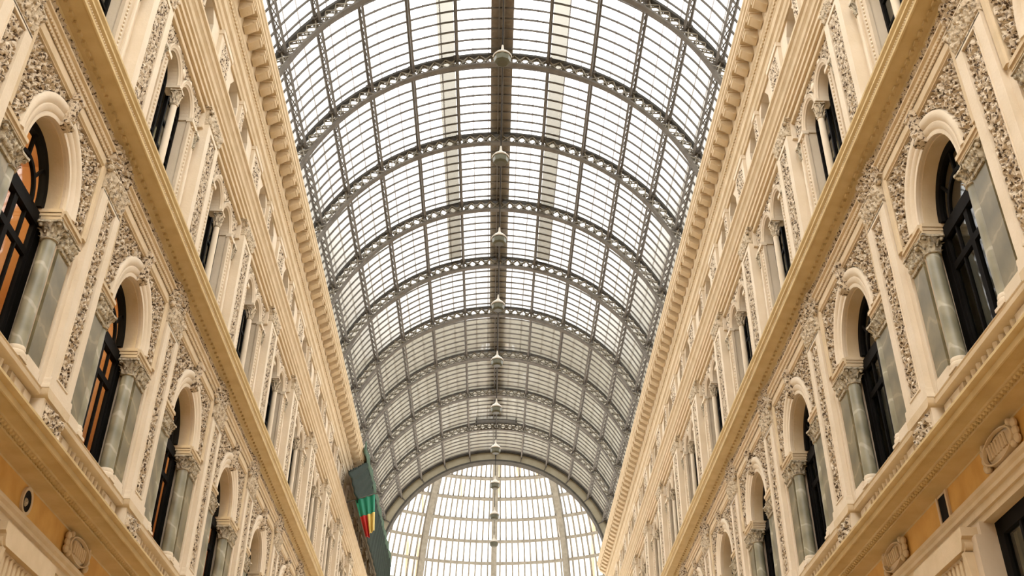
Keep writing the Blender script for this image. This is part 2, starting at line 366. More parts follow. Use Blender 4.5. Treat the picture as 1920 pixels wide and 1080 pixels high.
for sd, sn in SIDES:
    for key, (pr, lab, cat) in TR.items():
        tn += 1
        m = MB().prism([(x*sd, z) for x, z in pr], YA, YB)
        tm = 'tan' if key in ('balcony', 'middle') else 'trim'
        root = link(f'trim_{tn}', m.mesh(f'trim_{tn}', tm, smooth=25))
        tag(root, f'{lab}, {sn} wall', cat, kind='structure')
        if key == 'top':
            n = 0
            y = D0+PB*.5-SP*5.5
            while y < YB-.3:
                if n < 98:
                    link('modillion', modm, (0, y, 0), 0 if sd > 0 else PI, root)
                n += 1; y += SP
            d = MB(); y = D0-PB
            while y < YB-.1:
                d.box(*sorted((7.47*sd, 7.41*sd)), y, y+.09, 21.36, 21.48); y += .16
            tag(link('dentil_row', d.mesh('dentil_row', 'trim'), parent=root), kind='stuff')
        if key == 'middle':
            d = MB(); y = D0-PB*1.5
            while y < YB-.1:
                d.box(*sorted((7.345*sd, 7.28*sd)), y, y+.13, 13.17, 13.225); y += .25
            tag(link('dentil_row', d.mesh('dentil_row', 'tan'), parent=root), kind='stuff')
            d = MB(); y = D0-PB*1.5
            while y < YB-.1:
                d.sphere((7.03*sd, y, 13.345), .022, 5, 4); y += .07
            tag(link('bead_row', d.mesh('bead_row', 'trim'), parent=root), kind='stuff')
        if key == 'balcony':
            d = MB(); y = D0-PB*1.5
            while y < YB-.1:
                d.sphere((7.11*sd, y, 6.58), .055, 6, 5, sx=1.0, sy=.75, sz=.8); y += .12
            tag(link('leaf_moulding', d.mesh('leaf_moulding', 'tan'), parent=root), kind='stuff')
        if key == 'architrave':
            d = MB(); y = D0-PB*1.5
            while y < YB-.1:
                for xx, zz in ((7.45, 12.625), (7.415, 12.715)): d.sphere((xx*sd, y, zz), .02, 5, 4, sy=1.6)
                y += .085
            tag(link('bead_row', d.mesh('bead_row', 'stone2'), parent=root), kind='stuff')
    tn += 1
    m = MB().box(*sorted((7.5*sd, 7.46*sd)), YA, YB, 5.98, 6.47)
    tag(link(f'trim_{tn}', m.mesh(f'trim_{tn}', 'ochre')), f'flat ochre frieze band under the balcony, {sn} wall', 'frieze', kind='structure')
    tn += 1
    root = link(f'trim_{tn}', None); tag(root, f'carved scroll frieze below the middle cornice, {sn} wall', 'frieze', kind='structure')
    fr = MB().relief(7.455, 7.5, -H, H, 12.87, 13.1, lambda y, z: scroll(y+H, z-12.985, .35, .115, 1), .026)
    fm = fr.mesh('carved_frieze', 'carved', smooth=60)
    for k in range(-1, NB): link('carved_frieze', fm, (0, D0+PB*k, 0), 0 if sd > 0 else PI, root)

# ------------------------------------------------------------------ classical members
def corinthian(cx, cy, zb, zt, r, n=32):                 # bell with two tiers of leaves, volutes and abacus
    m = MB(); h = zt-zb
    m.lathe([(r*1.0, zb), (r*1.15, zb+.02*h), (r*1.15, zb+.08*h), (r*.98, zb+.1*h)], cx, cy, 16)
    m.lathe([(r*.95, zb+.1*h), (r*1.0, zb+.3*h), (r*1.12, zb+.6*h), (r*1.45, zb+.86*h)], cx, cy, 16)
    for tier, (z0, z1, ro, k, ph) in enumerate(((.10, .42, 1.28, 8, 0), (.34, .70, 1.5, 8, PI/8))):
        for i in range(k):
            a = 2*PI*i/k+ph; ca, sa = math.cos(a), math.sin(a)
            z0_, z1_ = zb+z0*h, zb+z1*h; wd = r*.36
            prev = None; vs = []
            for t in range(5):
                tt = t/4; rr = r*(1.0+(ro-1.0)*(tt**2.2)); z = z0_+(z1_-z0_)*(tt if t < 4 else .93); ww = wd*(1-.55*tt*tt)
                if t == 4: rr = r*(ro+.12)
                for sg in (-1, 1): vs.append((cx+rr*ca-sg*ww*sa, cy+rr*sa+sg*ww*ca, z))
                vs.append((cx+(rr+.03)*ca, cy+(rr+.03)*sa, z))
            fs = []
            for t in range(4):
                a0 = t*3; fs += [(a0, a0+2, a0+5, a0+3), (a0+2, a0+1, a0+4, a0+5)]
            m.add(vs, fs)
    for i in range(4):
        a = PI/4+i*PI/2
        m.sphere((cx+r*1.62*math.cos(a), cy+r*1.62*math.sin(a), zb+.78*h), r*.30, 8, 6)
        m.sphere((cx+r*1.38*math.cos(a+PI/4), cy+r*1.38*math.sin(a+PI/4), zb+.88*h), r*.2, 6, 5)
    q = r*1.62; c = r*.22; z0, z1 = zb+.88*h, zt; pts = []
    for i in range(4):
        a = i*PI/2
        for t in range(5):
            x = q-c*math.sin(PI*t/4); y = -q+2*q*t/4
            if t == 0: x, y = q, -q*.86
            if t == 4: x, y = q, q*.86
            pts.append((cx+x*math.cos(a)-y*math.sin(a), cy+x*math.sin(a)+y*math.cos(a)))
    n_ = len(pts); m.add([(x, y, z0) for x, y in pts]+[(x, y, z1) for x, y in pts], [(i, (i+1) % n_, n_+(i+1) % n_, n_+i) for i in range(n_)]+[tuple(range(n_))[::-1], tuple(range(n_, 2*n_))])
    return m
def column_proto(name, cx, cy, z0, zn, zt, r, mat='marble', cm='capital'):
    shaft = MB().lathe([(r*1.05, z0+.22), (r*1.04, z0+.6), (r*1.02, (z0+zn)/2), (r*.93, zn-.03), (r*.9, zn)], cx, cy, 20)
    base = MB().lathe([(r*1.28, z0+.05), (r*1.34, z0+.08), (r*1.28, z0+.12), (r*1.12, z0+.14), (r*1.18, z0+.18), (r*1.05, z0+.22)], cx, cy, 20).box(cx-r*1.3, cx+r*1.3, cy-r*1.3, cy+r*1.3, z0, z0+.05)
    cap = corinthian(cx, cy, zn, zt, r)
    return Proto(name, (cx, cy, z0), [('shaft', shaft, mat), ('base', base, 'stone2'), ('capital', cap, cm)])
def flat_cap(x, cu, hw, zb, zt, pr=.10):                  # pilaster capital, front at x
    m = MB(); h = zt-zb
    m.prismx([(cu-hw, zb), (cu+hw, zb), (cu+hw*1.03, zb+.3*h), (cu+hw*1.25, zt-.12*h), (cu-hw*1.25, zt-.12*h), (cu-hw*1.03, zb+.3*h)], x, x+.14)
    m.box(x-.03, x+.14, cu-hw*1.05, cu+hw*1.05, zb-.03, zb+.03)
    def lf(y, z):
        t = (z-zb)/h; q = (y-cu)/hw*3.2+(.5 if t > .4 else 0)
        tip = ((t % .4)/.4)
        return .02+.05*t+.035*max(0, math.cos(2*PI*q))*(.4+tip)*(1 if t < .82 else .4)+.35*leafy(y, z, 3)
    m.relief(x, x+.1, cu-hw*1.08, cu+hw*1.08, zb+.03, zt-.12*h, lf, .024)
    for s2 in (-1, 1):
        m.sphere((x-.05, cu+s2*hw*1.12, zt-.22*h), .09*h+.02, 8, 6)
        m.sphere((x-.05, cu+s2*hw*.3, zt-.24*h), .09*h+.015, 6, 5)
    m.sphere((x-.05, cu, zt-.12*h), .08*h, 8, 6)
    m.box(x-pr-.01, x+.14, cu-hw*1.32, cu+hw*1.32, zt-.12*h, zt-.05*h)
    m.box(x-pr-.04, x+.14, cu-hw*1.38, cu+hw*1.38, zt-.05*h, zt)
    return m

# main storey --------------------------------------------------------
col_main = {s_: column_proto('marble_column', 7.62, s_*1.06, 7.94, 10.12, 10.46, .135) for s_ in (-1, 1)}
def marble_pil(s_):
    a, b = sorted((s_*1.27, s_*1.80)); c = (a+b)/2
    sh = MB().box(7.50, 7.56, a, b, 8.13, 10.12)
    ba = MB().box(7.47, 7.56, a-.03, b+.03, 7.94, 8.05).box(7.48, 7.56, a-.02, b+.02, 8.05, 8.13)
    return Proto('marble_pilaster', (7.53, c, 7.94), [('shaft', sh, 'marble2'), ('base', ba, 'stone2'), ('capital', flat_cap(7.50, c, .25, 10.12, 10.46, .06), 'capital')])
pil_marb = {s_: marble_pil(s_) for s_ in (-1, 1)}
def carved_pil():                                        # centred on the pilaster line (u = 0)
    x = 7.38
    sh = MB().box(x, 7.5, -.55, -.29, 8.13, 11.95).box(x, 7.5, .29, .55, 8.13, 11.95).box(x, 7.5, -.29, .29, 8.13, 8.2).box(x, 7.5, -.29, .29, 11.88, 11.95)
    sh.box(7.49, 7.555, -.72, .72, 7.94, 12.3)
    rl = MB().relief(x+.07, 7.5, -.27, .27, 8.22, 11.86, lambda y, z: scroll(z, y, .48, .27, 4), .027)
    rim = MB()
    for a, b in ((-.29, -.265), (.265, .29)): rim.box(x-.015, x+.08, a, b, 8.2, 11.88)
    rim.box(x-.015, x+.08, -.29, .29, 8.2, 8.225).box(x-.015, x+.08, -.29, .29, 11.855, 11.88)
    ba = MB().prismx([(-.58, 7.94), (.58, 7.94), (.58, 8.0), (.56, 8.03), (.57, 8.07), (.55, 8.13), (-.55, 8.13), (-.57, 8.07), (-.56, 8.03), (-.58, 8.0)], x-.03, 7.5)
    cap = flat_cap(x+.03, 0, .52, 11.95, 12.52, .03)
    blk = MB().box(x+.02, 7.5, -.58, .58, 12.52, 12.88).relief(x+.015, 7.5, -.56, .56, 12.54, 13.08, lambda y, z: leafy(y, z, 8), .03)
    return Proto('carved_pilaster', (7.42, 0, 7.94), [('shaft', sh, 'stone2'), ('relief_panel', rl, 'carved', [('panel_rim', rim, 'stone2')]), ('base', ba, 'stone2'), ('capital', cap, 'pilcap'), ('entablature_block', blk, 'carved')], smooth=50)
pil_main = carved_pil()
def arch_main():
    av = MB()
    av.arc([(7.55, 1.02), (7.50, 1.02), (7.49, 1.07), (7.50, 1.10), (7.47, 1.13), (7.46, 1.22), (7.48, 1.24), (7.44, 1.29), (7.42, 1.36), (7.44, 1.42), (7.55, 1.45)], 0, 10.73, 0, PI, 36)
    imps = []
    for s_ in (-1, 1):
        imp = MB(); imps.append(('impost', imp, 'trim'))
        a, b = sorted((s_*1.0, s_*1.95))
        for z0, z1, x in ((10.46, 10.52, 7.52), (10.52, 10.6, 7.5), (10.6, 10.66, 7.48), (10.66, 10.73, 7.45)):
            imp.box(x, 7.56, a, b, z0, z1)
        for z0, z1, e in ((10.46, 10.53, .99), (10.535, 10.60, .98), (10.605, 10.66, .965), (10.665, 10.735, .945)):
            a, b = sorted((s_*e, s_*1.25)); imp.box(7.51, 7.94, a, b, z0, z1)
    key = MB().prism([(7.5, 11.74), (7.40, 11.76), (7.37, 11.83), (7.39, 11.95), (7.35, 12.2), (7.31, 12.34), (7.33, 12.44), (7.5, 12.5)], -.12, .12)
    key.tube((7.39, -.14, 11.83), (7.39, .14, 11.83), .055, 10).tube((7.36, -.14, 12.36), (7.36, .14, 12.36), .07, 10)
    key.relief(7.36, 7.42, -.09, .09, 11.9, 12.3, lambda y, z: leafy(y, z, 2)*.6, .03)
    fr = MB()
    prof = [(0, 0), (.11, 0), (.11, .02), (.14, .05), (.14, .17), (.11, .20), (0, .22)]
    fr.prism([(7.56-a, 12.30+b) for a, b in prof], -2.02, 2.02)
    for s_ in (-1, 1):
        vs = [(7.56-a, s_*(1.86+b)) for a, b in prof]; n = len(vs)
        fr.add([(x, y, 10.73) for x, y in vs]+[(x, y, 12.42) for x, y in vs], [(i, (i+1) % n, n+(i+1) % n, n+i) for i in range(n)]+[tuple(range(n)), tuple(range(n, 2*n))[::-1]])
    sp = MB().relief(7.535, 7.56, -1.84, 1.84, 10.76, 12.28, lambda y, z: leafy(y, z, 12)+.01, .024, mask=lambda y, z: math.hypot(y, z-10.73) > 1.43 and z-10.7 > .0 and abs(y) > .12)
    so = MB().arc([(7.6, 1.019), (7.6, 1.0), (7.88, 1.0), (7.88, 1.019)], 0, 10.73, 0, PI, 36)
    return Proto('arch_surround', (7.5, 0, 10.46), [('archivolt', av, 'stone2'), *imps, ('keystone', key, 'carved'), ('rectangular_frame', fr, 'trim'), ('spandrel_relief', sp, 'carved'), ('soffit_lining', so, 'trim')], smooth=40)
arch_m = arch_main()
def window_main(lit):
    x = 7.90
    fr = MB().arc([(x-.05, 1.0), (x-.05, .86), (x+.07, .86), (x+.07, 1.0)], 0, 10.73, 0, PI, 30)
    fr.box(x-.05, x+.07, -1.2, -.98, 7.94, 10.73).box(x-.05, x+.07, .98, 1.2, 7.94, 10.73).box(x-.05, x+.07, -1.0, 1.0, 10.38, 10.52)
    fan = MB().arc([(x-.02, .62), (x-.02, .55), (x+.04, .55), (x+.04, .62)], 0, 10.6, 0, PI, 24)
    fan.box(x-.02, x+.04, -.03, .03, 11.15, 11.7).box(x-.02, x+.04, -1, 1, 10.52, 10.66)
    for a in (PI/4, 3*PI/4): fan.bar((x+.01, .58*math.cos(a), 10.6+.58*math.sin(a)), (x+.01, .93*math.cos(a), 10.7+.9*math.sin(a)), .05, .05, (1, 0, 0))
    mu = MB().box(x-.03, x+.05, -.07, .07, 7.94, 10.4)
    for y in (-.93, .93): mu.box(x-.03, x+.05, y-.05, y+.05, 7.94, 10.4)
    for y in (-.48, .48): mu.box(x-.02, x+.04, y-.025, y+.025, 7.94, 10.4)
    mu.box(x-.03, x+.05, -1, 1, 9.75, 9.87)
    gl = MB().arc([(x+.01, .0), (x+.01, .95), (x+.02, .95), (x+.02, .0)], 0, 10.7, 0, PI, 20).box(x+.01, x+.02, -1.05, 1.05, 7.94, 10.7)
    rm = MB(); x1 = 11.2
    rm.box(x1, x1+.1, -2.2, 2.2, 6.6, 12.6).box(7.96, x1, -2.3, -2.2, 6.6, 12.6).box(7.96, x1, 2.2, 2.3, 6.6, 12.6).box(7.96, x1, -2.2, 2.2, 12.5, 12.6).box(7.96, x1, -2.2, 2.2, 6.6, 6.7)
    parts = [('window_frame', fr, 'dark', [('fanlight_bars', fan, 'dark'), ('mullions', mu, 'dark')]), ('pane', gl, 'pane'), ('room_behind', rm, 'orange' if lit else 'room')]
    return Proto('window', (x, 0, 6.8), parts)
win_m = {1: window_main(False), -1: window_main(True)}

def balustrade():
    rail = MB().prism([(7.48, 7.80), (7.56, 7.795), (7.66, 7.79), (7.84, 7.785), (7.84, 7.935), (7.47, 7.935), (7.46, 7.92), (7.475, 7.90), (7.475, 7.86), (7.46, 7.85), (7.465, 7.81)], -2.05, 2.05)
    pl = MB().prism([(7.54, 6.805), (7.54, 7.0), (7.57, 7.04), (7.84, 7.04), (7.84, 6.805)], -2.05, 2.05)
    bls = []
    for s_ in (-1, 1):
        bl = MB(); bls.append(('pier_panel', bl, 'stone2'))
        a, b = sorted((s_*1.12, s_*2.05)); bl.box(7.60, 7.84, a, b, 7.0, 7.785)
        a, b = sorted((s_*1.25, s_*1.55)); bl.box(7.57, 7.62, a, b, 7.1, 7.74)
        a, b = sorted((s_*1.68, s_*1.98)); bl.box(7.57, 7.62, a, b, 7.1, 7.74)
    bal = [('baluster', MB().lathe([(.075, 7.03), (.075, 7.10), (.04, 7.14), (.07, 7.26), (.085, 7.34), (.06, 7.48), (.035, 7.64), (.06, 7.68), (.07, 7.79)], 7.66, -.96+.24*i, 10), 'stone2') for i in range(9)]
    return Proto('balustrade', (7.66, 0, 6.8), [('handrail', rail, 'trim'), ('plinth', pl, 'trim'), ]+bls+bal)
bal_p = balustrade()
def pedestal():
    body = MB().box(7.40, 7.84, -.50, .50, 6.805, 7.80).prismx([(-.57, 6.805), (.57, 6.805), (.57, 6.92), (.52, 7.0), (-.52, 7.0), (-.57, 6.92)], 7.37, 7.84)
    cap = MB().prismx([(-.5, 7.78), (.5, 7.78), (.55, 7.81), (.57, 7.84), (.57, 7.935), (-.57, 7.935), (-.57, 7.84), (-.55, 7.81)], 7.345, 7.84)
    rl = MB().relief(7.395, 7.42, -.40, .40, 7.06, 7.74, lambda y, z: leafy(y, z, 21), .026)
    return Proto('balustrade_pedestal', (7.5, 0, 6.8), [('cap', cap, 'trim'), ('relief_panel', rl, 'carved')], own=(body, 'stone2'))
ped_p = pedestal()

# ground storey ------------------------------------------------------
def cartouche():
    m = MB().sphere((7.46, 0, 6.24), .3, 20, 10, sx=.35, sy=1.9, sz=.72)
    rl = MB()
    rl.arc([(7.40, .9), (7.34, .93), (7.34, 1.0), (7.44, 1.05)], 0, 6.24, 0, 2*PI, 40)
    rl.v = [(x, y*.56, 6.24+(z-6.24)*.215) for x, y, z in rl.v]
    for s_ in (-1, 1):
        for zz in (6.13, 6.24, 6.35): rl.sphere((7.40, s_*.60, zz), .075, 10, 8, sx=.7)
        rl.sphere((7.38, s_*.50, 6.40), .06, 8, 6).sphere((7.38, s_*.50, 6.08), .06, 8, 6)
    for i in range(7): rl.tube((7.365, -.30+.1*i, 6.14), (7.355, -.27+.1*i, 6.34), .028, 8)
    return Proto('stucco_cartouche', (7.45, 0, 6.24), [('scroll_border', rl, 'trim')], own=(m, 'trim'))
cart_p = cartouche()
def vent():
    fr = MB().arc([(7.44, .16), (7.42, .17), (7.42, .22), (7.48, .23)], 0, 6.24, 0, 2*PI, 24)
    hole = MB().arc([(7.455, 0.0), (7.43, .165), (7.458, .17)], 0, 6.24, 0, 2*PI, 24)
    face = MB().sphere((7.45, .02, 6.22), .07, 10, 8, sx=.6)
    return Proto('round_vent', (7.45, 0, 6.24), [('ring', fr, 'trim'), ('boss', face, 'capital')], own=(hole, 'dark'))
vent_p = vent()
def vent_sq():
    fr = MB()
    for a, b in ((-.25, -.18), (.18, .25)): fr.box(7.42, 7.48, a, b, 5.99, 6.47)
    fr.box(7.43, 7.48, -.2, .2, 5.985, 6.01).box(7.43, 7.48, -.2, .2, 6.44, 6.468)
    hole = MB().box(7.44, 7.47, -.18, .18, 6.0, 6.46)
    return Proto('square_vent', (7.45, 0, 6.24), [('frame', fr, 'trim')], own=(hole, 'dark'))
vsq_p = vent_sq()
def ground_pil():
    x = 7.2
    sh = MB().box(x+.06, 7.4, -.98, .98, -1.5, 4.7).box(7.3, 7.42, -1.28, 1.28, -1.5, 5.4)
    nk = MB().box(x+.04, 7.4, -1.0, 1.0, 4.75, 5.25)
    for i in range(11): nk.prismx([(-.93+.17*i, 4.85), (-.83+.17*i, 4.85), (-.83+.17*i, 5.15), (-.88+.17*i, 5.19), (-.93+.17*i, 5.15)], x+.005, x+.05)
    cap = MB().box(x, 7.4, -1.04, 1.04, 4.68, 4.76).prismx([(-1.02, 5.23), (1.02, 5.23), (1.08, 5.3), (1.1, 5.38), (1.16, 5.42), (1.16, 5.55), (-1.16, 5.55), (-1.16, 5.42), (-1.1, 5.38), (-1.08, 5.3)], x-.06, 7.4)
    brs = []
    for s_ in (-1, 1):
        br = MB(); brs.append(('scroll_bracket', br, 'trim')); br.tube((x-.02, s_*1.02, 5.3), (7.38, s_*1.02, 5.3), .09, 12).prism([(x, 4.8), (x-.05, 5.2), (7.35, 5.2), (7.35, 4.8)], s_*1.02-.06, s_*1.02+.06)
    return Proto('giant_pilaster', (7.3, 0, -1.5), [('shaft', sh, 'stone'), ('fluted_neck', nk, 'trim'), ('capital', cap, 'trim'), *brs])
gp_p = ground_pil()
def shopfront():
    x = 7.64
    fr = MB().box(x, x+.15, -1.35, -1.13, -1.6, 5.6).box(x, x+.15, 1.13, 1.35, -1.6, 5.6).box(x, x+.15, -1.2, 1.2, 5.35, 5.6).box(x, x+.15, -1.2, 1.2, 3.4, 3.6)
    mu = MB()
    for y in (-.55, 0, .55): mu.box(x+.02, x+.1, y-.04, y+.04, -1.6, 5.4)
    gl = MB().box(x+.05, x+.06, -1.15, 1.15, -1.6, 5.4)
    rm = MB().box(9.8, 9.9, -2.3, 2.3, -1.6, 6.4).box(7.96, 9.8, -2.3, -2.2, -1.6, 6.4).box(7.96, 9.8, 2.2, 2.3, -1.6, 6.4).box(7.96, 9.8, -2.2, 2.2, 6.3, 6.4)
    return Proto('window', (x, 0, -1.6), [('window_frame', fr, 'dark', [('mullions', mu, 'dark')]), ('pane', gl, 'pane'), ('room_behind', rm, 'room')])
shop_p = shopfront()

# upper storey -------------------------------------------------------
col_up = column_proto('slender_column', 7.68, 0, 13.95, 16.5, 16.95, .085, 'stone2', 'pilcap')
def half_col(s_):
    sh = MB().lathe([(.10, 14.15), (.10, 15), (.09, 16.5)], 7.68, s_*1.68, 16)
    ba = MB().box(7.56, 7.72, s_*1.68-.14, s_*1.68+.14, 13.62, 14.15)
    return Proto('engaged_column', (7.68, s_*1.68, 13.62), [('shaft', sh, 'stone2'), ('base', ba, 'stone2'), ('capital', corinthian(7.68, s_*1.68, 16.5, 16.95, .1), 'capital')])
hcol = {s_: half_col(s_) for s_ in (-1, 1)}
def carved_pil_up():
    x = 7.43
    sh = MB().box(7.56, 7.71, -.70, .70, 17.4, 18.02).box(x, 7.72, -.60, -.33, 14.15, 17.55).box(x, 7.72, .33, .60, 14.15, 17.55).box(x, 7.72, -.33, .33, 14.15, 14.25).box(x, 7.72, -.33, .33, 17.45, 17.55)
    rl = MB().relief(x+.05, 7.6, -.31, .31, 14.27, 17.43, lambda y, z: scroll(z, y, .45, .3, 9)*.8, .035)
    ba = MB().box(x-.06, 7.72, -.66, .66, 13.62, 13.98).box(x-.03, 7.72, -.63, .63, 13.98, 14.15).box(x-.09, 7.72, -.69, .69, 13.93, 13.98)
    bp = MB().relief(x-.065, 7.5, -.45, .45, 13.66, 13.9, lambda y, z: leafy(y, z, 5)*.6, .04)
    return Proto('carved_pilaster', (7.5, 0, 13.62), [('shaft', sh, 'stone2'), ('relief_panel', rl, 'carved'), ('base', ba, 'stone', [('base_relief', bp, 'carved')]), ('capital', flat_cap(x+.04, 0, .55, 17.55, 18.03, .02), 'pilcap')], smooth=50)
pil_up = carved_pil_up()
def arch_up():
    avs = []; imps = []
    for s_ in (-1, 1):
        c = s_*.66; av = MB(); be = MB(); imp = MB(); avs.append(('archivolt', av, 'stone', [('beading', be, 'stone2')])); imps.append(('impost', imp, 'stone2'))
        av.arc([(7.70, .5), (7.66, .5), (7.65, .54), (7.62, .56), (7.62, .61), (7.60, .64), (7.62, .66), (7.70, .66)], c, 17.0, 0, PI, 24)
        a, b = sorted((s_*1.16, s_*1.50)); av.box(7.62, 7.7, a, b, 13.62, 17.0)
        a, b = sorted((s_*1.50, s_*1.56)); av.box(7.58, 7.7, a, b, 13.62, 17.05)
        for i in range(28): be.sphere((7.615, s_*1.33, 14.0+.108*i), .035, 6, 5)
        a, b = sorted((s_*1.14, s_*1.9)); imp.box(7.56, 7.72, a, b, 16.95, 17.05)
    imp = MB().box(7.58, 7.98, -.16, .16, 16.95, 17.02); imps.append(('impost', imp, 'stone2'))
    ro = MB().relief(7.69, 7.7, -1.9, 1.9, 17.1, 18.0, lambda y, z: leafy(y, z, 31)*.6+.005, .045, mask=lambda y, z: min(math.hypot(y-.66, z-17), math.hypot(y+.66, z-17)) > .66)
    ros = [('rosette', MB().sphere((7.66, c, 17.72), .09, 8, 6, sx=.5), 'stone2') for c in (-.66, .66)]+[('rosette', MB().sphere((7.65, 0, 17.5), .12, 10, 8, sx=.5), 'stone2')]
    fr = MB().prism([(7.7, 17.85), (7.58, 17.86), (7.56, 17.92), (7.60, 18.04), (7.7, 18.04)], -2.03, 2.03)
    sl = MB().prism([(7.72, 13.62), (7.55, 13.62), (7.55, 13.78), (7.5, 13.82), (7.5, 13.9), (7.72, 13.95)], -1.2, 1.2)
    return Proto('double_arch_surround', (7.65, 0, 13.62), [*avs, *imps, ('spandrel_relief', ro, 'carved'), *ros, ('head_moulding', fr, 'trim'), ('sill', sl, 'trim')], smooth=45)
arch_u = arch_up()
def window_up():
    x = 7.96; fr = MB(); gl = MB(); bars = MB()
    for c in (-.66, .66):
        fr.arc([(x-.04, .5), (x-.04, .43), (x+.04, .43), (x+.04, .5)], c, 17, 0, PI, 18)
        gl.arc([(x, 0), (x, .47), (x+.01, .47), (x+.01, 0)], c, 17, 0, PI, 14)
        for a, b in ((c-.5, c-.42), (c+.42, c+.5), (c-.03, c+.03)): fr.box(x-.04, x+.04, a, b, 14.2, 17)
        for z in (14.9, 15.6, 16.3, 16.95): bars.box(x-.03, x+.03, c-.46, c+.46, z-.03, z+.03)
        gl.box(x, x+.01, c-.48, c+.48, 14.2, 17)
    rm = MB().box(9.4, 9.5, -1.6, 1.6, 13.8, 18).box(8.0, 9.4, -1.7, -1.6, 13.8, 18).box(8.0, 9.4, 1.6, 1.7, 13.8, 18).box(8.0, 9.4, -1.6, 1.6, 17.9, 18).box(8.0, 9.4, -1.6, 1.6, 13.8, 13.9)
    cu = MB()
    for c in (-.66, .66):
        for i in range(9):
            y = c-.42+.1*i; cu.box(8.12+.03*(i % 2), 8.16+.03*(i % 2), y, y+.1, 14.2, 16.2)
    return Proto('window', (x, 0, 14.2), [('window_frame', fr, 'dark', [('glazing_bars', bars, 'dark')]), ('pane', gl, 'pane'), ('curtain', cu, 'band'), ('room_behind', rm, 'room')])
win_u = window_up()
def attic_window():
    x = 8.3
    gl = MB().box(x, x+.02, -1.4, -.32, 19.45, 20.8).box(x, x+.02, .32, 1.4, 19.45, 20.8)
    fr = MB()
    for c in (-.86, .86):
        for a, b in ((c-.54, c-.46), (c+.46, c+.54), (c-.03, c+.03)): fr.box(x-.05, x+.02, a, b, 19.45, 20.8)
        fr.box(x-.05, x+.02, c-.5, c+.5, 19.45, 19.53).box(x-.05, x+.02, c-.5, c+.5, 20.72, 20.8)
    bk = MB().box(x+.08, x+.15, -1.5, 1.5, 19.4, 20.85)
    return Proto('window', (x, 0, 19.45), [('window_frame', fr, 'dark'), ('pane', gl, 'pane'), ('shutter', bk, 'dark')])
win_a = attic_window()
def attic_pier(hw, deco=True):
    m = MB().box(7.6, 7.72, -hw, hw, 19.1, 20.8).box(7.56, 7.72, -hw-.03, hw+.03, 19.02, 19.2).box(7.56, 7.72, -hw-.03, hw+.03, 20.66, 20.8)
    rl = MB().relief(7.61, 7.65, -hw*.7, hw*.7, 19.3, 20.6, lambda y, z: leafy(y, z, 41)*.6, .045)
    return Proto('attic_pier', (7.65, 0, 19.02), [('relief_panel', rl, 'carved')], own=(m, 'stone2'))
ap_big = attic_pier(.62); ap_small = attic_pier(.2)

wn_ = 0
def wname():
    global wn_; wn_ += 1; return f'window_{wn_}'
for sd, sn in SIDES:
    for k in range(NB):
        D = D0+PB*k; O = ORD[k]; W = f'the {O} bay from the viewer, {sn} wall'
        nf = {1: 'near', -1: 'far'}
        def side_word(s_): return 'far' if s_*sd > 0 else 'near'      # s_ is in bay coordinates, turned round on the left wall
        win_m[sd].place(sd, D, f'tall round-headed main-floor window in {W}', 'window', 'tall arched windows of the main floor', 'structure', wname())
        win_u.place(sd, D, f'twin arched upper-floor windows in {W}', 'window', 'twin arched windows of the upper floor', 'structure', wname())
        win_a.place(sd, D, f'pair of deep attic openings in {W}', 'window', 'attic openings under the top cornice', 'structure', wname())
        if k in (0, 1, 2, 3): shop_p.place(sd, D, f'black framed ground-floor opening in {W}', 'window', 'ground-floor openings', 'structure', wname())
        for s_ in (-1, 1):
            n_ = side_word(s_)
            col_main[s_].place(sd, D, f'veined grey marble column, {n_} side of the {O} tall arched window, {sn} wall', 'column', f'marble columns of the {sn} main floor')
            pil_marb[s_].place(sd, D, f'flat green-grey marble pilaster, {n_} side of the {O} tall arched window, {sn} wall', 'pilaster', f'marble pilasters of the {sn} main floor')
            hcol[s_].place(sd, D, f'slim cream engaged column, {n_} side of the {O} twin window, upper {sn} wall', 'column', f'engaged columns of the {sn} upper floor')
        col_up.place(sd, D, f'slender pale column dividing the {O} twin window from the viewer, upper {sn} wall', 'column', f'dividing columns of the {sn} upper floor')
        arch_m.place(sd, D, f'moulded stucco arch with keystone over the {O} tall window, {sn} wall', 'arch surround', f'arch surrounds of the {sn} main floor')
        arch_u.place(sd, D, f'beaded stucco surround of the {O} twin window, upper {sn} wall', 'arch surround', f'twin arch surrounds of the {sn} upper floor')
        bal_p.place(sd, D, f'cream balcony balustrade before the {O} tall arched window, {sn} wall', 'balustrade', f'balustrades of the {sn} balcony')
        cart_p.place(sd, D, f'oval stucco cartouche on the ochre frieze below the {O} tall window, {sn} wall', 'ornament', f'cartouches on the {sn} ochre frieze')
        ap_small.place(sd, D, f'narrow attic pier between the {O} pair of attic openings, {sn} wall', 'pier', f'narrow attic piers of the {sn} wall')
        DP = D+PB/2; nxt = ORD[k+1]
        if k == NB-1: nxt = 'end'
        bt = f'past the {O} window from the viewer, {sn} wall'
        pil_main.place(sd, DP, f'cream main-floor pilaster with carved scroll panel, {bt}', 'pilaster', f'carved pilasters of the {sn} main floor')
        pil_up.place(sd, DP, f'pale upper-floor pilaster with carved panel, {bt}', 'pilaster', f'carved pilasters of the {sn} upper floor')
        ped_p.place(sd, DP, f'balcony pedestal with relief panel, {bt}', 'pedestal', f'pedestals of the {sn} balcony')
        ap_big.place(sd, DP, f'broad attic pier with relief, {bt}', 'pier', f'broad attic piers of the {sn} wall')
        (vsq_p if sd > 0 else vent_p).place(sd, DP, ('small dark square vent' if sd > 0 else 'small dark round vent')+f' on the frieze, {bt}', 'vent', f'vents on the {sn} ochre frieze')
        if k in (0, 1, 2): gp_p.place(sd, DP, f'giant ground-floor pilaster with fluted neck, {bt}', 'pilaster', f'giant pilasters of the {sn} ground floor')

